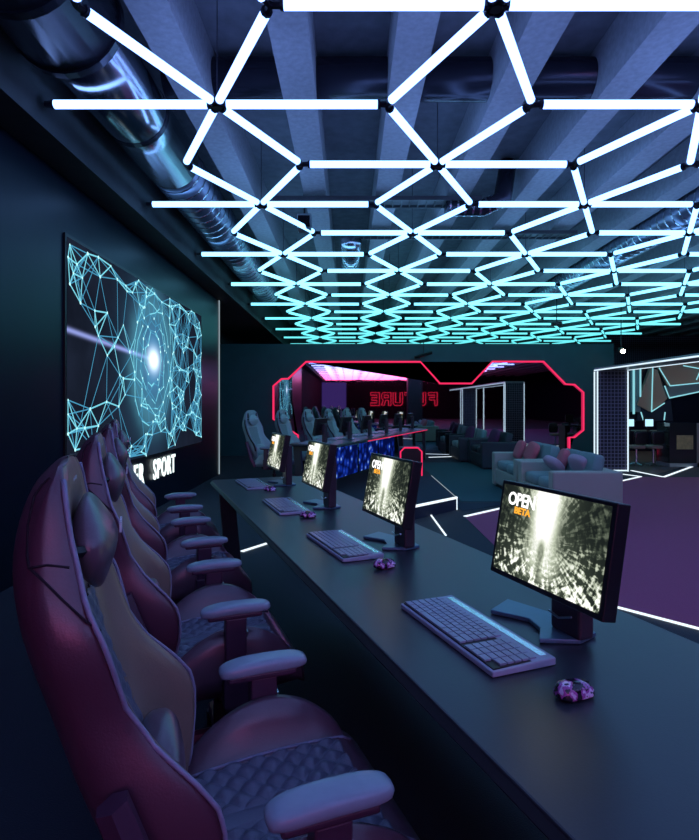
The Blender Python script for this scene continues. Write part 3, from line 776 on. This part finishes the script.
# ------------------------------------------------------------------ monitors
def make_monitor(label, group, lit=True):
    t = thing('monitor', label, 'monitor', (0, 0, 0), 0, group)
    foot = [(.402, 1.60), (.477, 1.69), (.60, 1.545), (.635, 1.44), (.576, 1.395), (.474, 1.40), (.500, 1.47), (.492, 1.535)]
    fl = []
    for x_, y_ in foot:
        d = Vector((x_, y_, 0))-M1; fl.append((d.dot(F1), d.dot(U1)))
    obj('foot', prism(NB(), fl, .001, .013), 'monfoot', t, bevel=.003)
    st = obj('stand', bx((-.018, -.055, .012), (.03, .05, .30)), 'monbox', t, bevel=.008)
    obj('cable_clip', tube(NB(), [(-.03, -.04, .07), (-.034, 0, .055), (-.03, .04, .06)], .003, 6), 'chrome', st)
    tl = Matrix.Translation((-.085, -.012, .258)) @ Matrix.Rotation(math.radians(10), 4, 'Y')
    w, h = .203, .129
    p = obj('panel', bx((0, -w, -h), (.040, w, h), tl), 'monblack', t, bevel=.003)
    obj('hinge', bx((.03, -.05, -.05), (.075, .05, .05), tl), 'monblack', p, bevel=.006)
    bm = NB(); q = [(-.001, w-.012, -h+.014), (-.001, -w+.012, -h+.014), (-.001, -w+.012, h-.010), (-.001, w-.012, h-.010)]
    f = bm.faces.new([bm.verts.new(tl @ Vector(c)) for c in q]); uvl = bm.loops.layers.uv.new('UVMap')
    for lp, c in zip(f.loops, ((0, 0), (1, 0), (1, 1), (0, 1))): lp[uvl].uv = c
    me = bpy.data.meshes.new('screen'); bm.to_mesh(me); bm.free(); me.materials.append(M['screen'])
    so = bpy.data.objects.new('screen', me); COL.objects.link(so); so.parent = t; so['label'] = 'lit screen showing a bright light shaft in a ruined hall'
    R = Matrix.Rotation(-PI/2, 4, 'Z') @ Matrix.Rotation(PI/2, 4, 'X')
    if lit:
        text_mesh('caption', 'OPEN', .048, 'caption', tl @ Matrix.Translation((-.003, .108, .082)) @ R, so, .0005, .0012, .95, .9)
        text_mesh('caption', 'BETA', .024, 'orange', tl @ Matrix.Translation((-.003, .100, .054)) @ R, so, .0005, .001, 1.15, 1.)
    return t
mon = make_monitor('nearest lit monitor on the long desk, largest, at the right', 'monitors on the near desk')
mon.location = M1+Vector((0, 0, .75)); mon.rotation_euler = (0, 0, ANG)
for i, lb in enumerate(('second lit monitor on the long desk, behind the largest one', 'third lit monitor on the long desk', 'farthest and smallest lit monitor at the end of the long desk')):
    dup(mon, M1+U1*PITCH*(i+1)+Vector((0, 0, .75)), ANG, lb)
where = ('leftmost', 'second from left', 'third from left', 'fourth from left', 'fifth from left', 'rightmost')
for i in range(6):
    p = N0+U2*P2*i
    # the far row is laid out as the mirror image of the near one
    dup(mon, p+Vector((0, 0, .75)), -ANG, f'dark monitor back on the far desk, {where[i]} of six', 'monitors on the far desk')
# white chairs at the far row
wc = make_chair('pale grey gaming chair at the far desk, leftmost of six', 'pale gaming chairs at the far desk', True)
wc.location = N0-F2*.86; wc.rotation_euler = (0, 0, -ANG)
for i in range(1, 6):
    dup(wc, N0+U2*P2*i-F2*.86, -ANG+(.0, .05, -.04, .03, .0, -.03)[i], f'pale grey gaming chair at the far desk, {where[i]} of six')

# ------------------------------------------------------------------ keyboards and mice
def make_keyboard(label, group):
    t = thing('keyboard', label, 'keyboard', (0, 0, 0), 0, group)
    w, l = .0865, .2265          # half short (x), half long (y)
    bm = bx((-w, -l, .001), (w, l, .014))
    for v in bm.verts:
        if v.co.x > 0 and v.co.z > .01: v.co.z += .005
    obj('body', bm, 'kb', t, bevel=.003)
    obj('key_bed', bx((-w+.007, -l+.007, .0146), (.056, l-.007, .0172)), 'black', t)
    obj('media_strip', bx((.058, -l+.02, .0145), (.076, l-.02, .0195)), 'kstrip', t)
    sl = .005/(2*w)
    bm = NB(); r = 0
    for row in range(6):
        x0 = -w+.010+row*.0205; zt = .0172
        y = l-.010
        widths = {0: [.025, .022, .022, .10, .022, .022, .025], 1: [.036]+[.0172]*10+[.036], 2: [.030]+[.0172]*11+[.026], 3: [.026]+[.0172]*12+[.0172], 4: [.0172]*13+[.03], 5: [.0155]*15}[row]
        sc_ = (.300-.0034*len(widths))/sum(widths)
        for wd in widths:
            wd *= sc_; box(bm, (x0, y-wd, zt-.001), (x0+.0166, y, zt+.0042)); y -= wd+.0034
        y = l-.010-.316
        for k in range(4 if row > 0 else 3):
            wd = .0275 if k < 4 else .03; wd = .0256
            box(bm, (x0, y-wd, zt-.001), (x0+.0166, y, zt+.0042)); y -= wd+.0034
    tag(obj('keys', bm, 'key', t), kind='stuff')
    return t
kb = make_keyboard('nearest grey violet keyboard on the long desk, below the largest monitor', 'keyboards on the near desk')
kb.location = K1+Vector((0, 0, .75)); kb.rotation_euler = (0, 0, ANG)
kl = ('second keyboard on the long desk, left of the second monitor', 'third keyboard on the long desk, left of the third monitor', 'farthest keyboard at the end of the long desk')
for i in range(3): dup(kb, K1+U1*PITCH*(i+1)+Vector((0, 0, .75)), ANG+(.02, -.01, .015)[i], kl[i])
KB2 = [N0+U2*P2*i-F2*.24 for i in range(6)]
for i in range(6): dup(kb, KB2[i]+Vector((0, 0, .75)), -ANG, f'pale keyboard on the far desk, {where[i]} of six', 'keyboards on the far desk')
def make_mouse(label, group):
    t = thing('mouse', label, 'computer mouse', (0, 0, 0), 0, group)
    bm = rounded((.090, .060, .062), (0, 0, 0), seg=12, e=2.5)
    for v in bm.verts:
        if v.co.z < 0: v.co.z *= .25
        v.co.z += .0082; k = (v.co.x+.045)/.09; v.co.y *= (1-.18*math.sin(k*PI)); v.co.z = .001+(v.co.z)*(1.02-.30*k)
    obj('shell', bm, 'mouse', t, smooth=True, sub=1)
    obj('wheel', tube(NB(), [(.026, -.004, .024), (.026, .004, .024)], .007, 12), 'black', t)
    bm = NB(); box(bm, (.008, -.001, .022), (.038, .001, .026)); obj('button_gap', bm, 'black', t)
    return t
MS = on_z(574, 697, .75)
ms = make_mouse('nearest violet speckled mouse on the long desk, in front of the largest monitor', 'mice on the near desk'); ms.location = MS; ms.rotation_euler = (0, 0, ANG)
for i, (px, py) in enumerate(((384.5, 568), (308, 517.5), (270, 491))):
    dup(ms, on_z(px, py, .75), ANG+(.1, -.1, .05)[i], ('second violet mouse on the long desk, by the second keyboard', 'third violet mouse on the long desk', 'farthest tiny mouse at the end of the long desk')[i])

# ------------------------------------------------------------------ sofas
def make_sofa(label, m1='sofa', m2='sofacush', pil=('pink', 'pink', 'lilac', 'lilac'), group=None, y0=0., Lg=1.36, loc=(0, 0, 0)):
    t = thing('sofa', label, 'sofa', loc, 0, group)      # faces -x; local y along its length
    D = .80
    obj('base', bx((0.02, 0.02, .06), (D, Lg-.02, .30)), m1, t, bevel=.02)
    for y in (0, Lg-.16): obj('arm', bx((0, y, .03), (D+.02, y+.16, .56)), m1, t, bevel=.02)
    obj('back', bx((D-.16, .14, .25), (D+.015, Lg-.14, .56)), m1, t, bevel=.02)
    for y in (.165, Lg/2+.003): obj('seat_cushion', rounded((.60, Lg/2-.17, .15), (.33, y+(Lg/2-.17)/2, .365), e=7.), m2, t, smooth=True)
    rm = Matrix.Rotation(math.radians(14), 4, 'Y')
    for y in (.17, Lg/2+.003): obj('back_cushion', rounded((.15, Lg/2-.17, .38), (.60, y+(Lg/2-.17)/2, .56), e=6., mtx=rm), m2, t, smooth=True)
    obj('foot', bx((.05, .05, 0), (D-.05, Lg-.05, .06)), 'black', t)
    return t
def pillow(c, m, rot, size, label, group='throw pillows on the sofas'):
    bm = rounded((.12, size, size), (0, 0, 0), seg=10, e=3.2)
    o = obj('throw_pillow', bm, m, smooth=True); o.location = c; o.rotation_euler = rot; tag(o, label, 'pillow', group)
G = 'sofas in the lounge'
make_sofa('pale grey low sofa closest to the viewer, beyond the largest monitor', loc=(2.36, 6.5, 0), group=G)
make_sofa('pale grey low sofa behind the closest one', loc=(2.36, 7.93, 0), group=G)
make_sofa('shade-darkened sofa in the far lounge, nearer of the two dark ones', 'sofa_shaded', 'sofa_shaded', loc=(2.72, 11.5, 0), group=G)
make_sofa('shade-darkened sofa farthest back, in front of the mirror', 'sofa_shaded', 'sofacush', loc=(2.55, 13.0, 0), group=G)
R_ = math.radians
pillow((2.86, 6.98, .60), 'lilac', (R_(10), R_(-35), R_(25)), .27, 'lilac pillow lying in front on the closest sofa')
pillow((2.84, 7.48, .60), 'pink', (R_(0), R_(20), R_(-10)), .32, 'dusty pink pillow leaning on the closest sofa backrest')
pillow((2.66, 7.28, .57), 'lilac', (R_(20), R_(-50), R_(10)), .27, 'pale lilac pillow flat on the closest sofa seat, at its left')
pillow((2.72, 8.95, .62), 'pink', (R_(0), R_(20), R_(0)), .31, 'dusty pink pillow at the left on the second sofa')
pillow((2.78, 8.55, .62), 'pink', (R_(12), R_(22), R_(10)), .31, 'dusty pink pillow at the right on the second sofa')
pillow((3.12, 12.1, .62), 'darkpurple', (R_(10), R_(16), R_(10)), .40, 'plum pillow on the nearer dark sofa')
pillow((2.92, 13.6, .62), 'darkpurple', (R_(-10), R_(16), R_(10)), .40, 'plum pillow on the farthest dark sofa')

# ------------------------------------------------------------------ portal frame on the right
XL, XH, ZL = 4.96, 5.57, 2.03
t = thing('framed_canopy', 'long overhead frame with white light lines linking the columns at the right', 'canopy', (0, 0, 0))
obj('slab', bx((XL, 1.5, ZL), (XH, 11.34, ZL+.045)), 'metal_light', t)
obj('light_line', tube(NB(), [(XL, 1.5, ZL), (XL, 11.34, ZL)], .014, 6), 'white_led', t)
obj('light_line', tube(NB(), [(XH, 1.5, ZL), (XH, 11.34, ZL)], .012, 6), 'white_led', t)
def column(Ya, Yb, label):
    t = thing('mesh_column', label, 'column', (XL, Ya, 0))
    w = XH-XL; d = Yb-Ya
    obj('body', bx((0.01, 0.01, 0), (w-.01, d-.01, ZL-.002)), 'mesh', t)
    bm = NB()
    for x, y in ((0, 0), (w, 0), (0, d), (w, d)): tube(bm, [(x, y, .0), (x, y, ZL-.025)], .013, 6)
    obj('light_line', bm, 'white_led', t)
    obj('base_light', tube(NB(), [(0, 0, .02), (w, 0, .02)], .014, 6), 'white_led', t)
column(11.2, 11.34, 'dark mesh column outlined in white light beside the sofas')
column(4.2, 4.6, 'dark mesh column outlined in white light, seen only in the mirror')
for Yp in (6.0, 2.6):
    tag(obj('light_post', bx((XH-.03, Yp, 0), (XH+.0, Yp+.03, ZL-.025)), 'white_led'), 'thin glowing white post under the long frame, seen only in the mirror', 'light post', 'glowing posts seen only in the mirror')

# right room seen through the frame
YR = 16.
struct('wall_room', bx((6.95, YR+.05, 0), (XR-.01, YR+.2, 2.45)), 'wall')
tag(obj('mesh_screen', bx((8.9, 20.5, 0), (15.9, 20.6, 3.85)), 'mesh'), 'tall dark wire mesh screen above the right room, near the ceiling', 'mesh screen')
def pw(pts): return [on_y(a, b, YR) for a, b in pts]
t = thing('faceted_wall_panels', 'brown and grey triangular wall panels edged with cyan light in the right room', 'wall panels', (0, YR, 0))
def facet(pts, m, d0):
    P = pw(pts); bm = NB()
    a = [bm.verts.new((p.x, -d0, p.z)) for p in P]; b = [bm.verts.new((p.x, .04, p.z)) for p in P]
    bm.faces.new(a); bm.faces.new(b[::-1])
    for i in range(len(P)): bm.faces.new((a[i], b[i], b[(i+1) % len(P)], a[(i+1) % len(P)]))
    obj('facet', bm, m, t)
facet([(649, 368), (636, 405), (648.6, 411.5), (661.5, 403), (666, 398), (661, 386), (656, 370)], 'brownpanel', .08)
facet([(656.5, 366), (667, 386), (698, 382.6), (712, 381), (712, 362)], 'brownpanel', .04)
facet([(662, 386.5), (667, 386.5), (712, 382), (712, 388), (698, 391), (666.5, 398)], 'greypanel', .14)
facet([(630, 368), (640, 368), (640, 412), (630, 412)], 'greypanel', .03)
facet([(640, 405), (648.6, 412), (662, 404), (670, 398), (673, 421), (636, 421)], 'carpet_dark', .02)
def cy(pts, d=.16, r=.016):
    P = pw(pts); obj('edge_light', tube(NB(), [(p.x, -d, p.z) for p in P], r, 6), 'cyan_led', t)
cy([(656, 368), (667, 386), (712, 381.5)]); cy([(661.5, 386), (666.3, 398), (712, 388.5)]); cy([(649.8, 368), (648.6, 412)]); cy([(648.6, 411.5), (661.5, 403)])
cy([(632, 368), (632, 414)], .1, .03); cy([(638.6, 368), (638.6, 397)], .1, .022); cy([(638, 412), (640.5, 420)]); cy([(662, 412), (661, 420)]); cy([(693, 380), (699, 366)]); cy([(680, 366), (699, 369.5)])
t = thing('room_desk', 'black computer desk with two small lit screens in the right room', 'desk', (6.3, 12.6, 0))
obj('tabletop', bx((-.15, 0, .70), (.98, .6, .74)), 'black', t); obj('leg', bx((-.12, .05, 0), (-.06, .55, .70)), 'black', t); obj('leg', bx((.9, .05, 0), (.96, .55, .70)), 'black', t)
M['bluescreen'] = emat('pale blue screen', (.45, .8, 1.), 1.3)
for i, x in enumerate((6.42, 6.86)):
    t = thing('small_monitor', ('left', 'right')[i]+' small lit pale blue monitor on the desk in the right room', 'monitor', (x, 12.8, .74), 0, 'small monitors in the right room')
    obj('panel', bx((-.12, .02, .08), (.12, .05, .30)), 'black', t); obj('screen', bx((-.09, .012, .10), (.09, .02, .26)), 'bluescreen', t)
    obj('stand', bx((-.03, .03, 0), (.03, .06, .1)), 'black', t)
for i, x in enumerate((6.25, 6.62)):
    t = thing('desk_chair', ('left', 'right')[i]+' low dark swivel chair under the desk in the right room', 'chair', (x, 12.2, 0), 0, 'swivel chairs in the right room')
    obj('seat', rounded((.30, .34, .08), (0, 0, .42), e=5.), 'brownpanel', t, smooth=True); obj('backrest', rounded((.28, .07, .30), (0, -.18, .62), e=5.), 'black', t, smooth=True)
    obj('stem', tube(NB(), [(0, 0, .06), (0, 0, .40)], .025, 8), 'chrome', t)
    bm = NB()
    for k in range(5): a = 2*PI*k/5; tube(bm, [(0, 0, .07), (.15*math.cos(a), .15*math.sin(a), .03)], .018, 6)
    obj('star_base', bm, 'chrome', t)
t = thing('glass_counter', 'dark glass counter with a brass panel and pale corner post in the right room', 'counter', (6.86, 12.0, 0))
obj('body', bx((0, 0, .04), (.66, .5, .94)), 'smoked', t); obj('brass_panel', bx((.15, -.01, .38), (.5, .0, .68)), 'gold', t)
obj('corner_post', bx((.58, -.02, .0), (.66, .0, .94)), 'brownpanel', t); obj('plinth', bx((-.01, -.02, 0), (.66, .5, .08)), 'metal_light', t)

t = thing('added_room_lamp', 'unseen warm round lamp added to brighten the right room', 'lamp', (9.6, 13.4, 3.0))  # lamp added out of view to brighten the right room
obj('housing', tube(NB(), [(0, 0, .02), (0, 0, .08)], .32, 24), 'black', t); obj('diffuser', tube(NB(), [(0, 0, 0), (0, 0, .019)], .30, 24), 'added_lamp_glow', t)
obj('rod', tube(NB(), [(0, 0, .08), (0, 0, 1.29)], .012, 6), 'black', t)
# ------------------------------------------------------------------ world and look
wd = bpy.data.worlds.new('world'); S.world = wd; wd.use_nodes = True
wd.node_tree.nodes['Background'].inputs[0].default_value = (.01, .02, .05, 1); wd.node_tree.nodes['Background'].inputs[1].default_value = .3
S.view_settings.view_transform = 'Standard'; S.view_settings.look = 'None'; S.view_settings.gamma = 1; S.view_settings.use_curve_mapping = False
S.view_settings.exposure = 0.0
S.cycles.use_denoising = True; S.cycles.max_bounces = 6; S.cycles.diffuse_bounces = 3; S.cycles.glossy_bounces = 4; S.cycles.sample_clamp_indirect = 4.
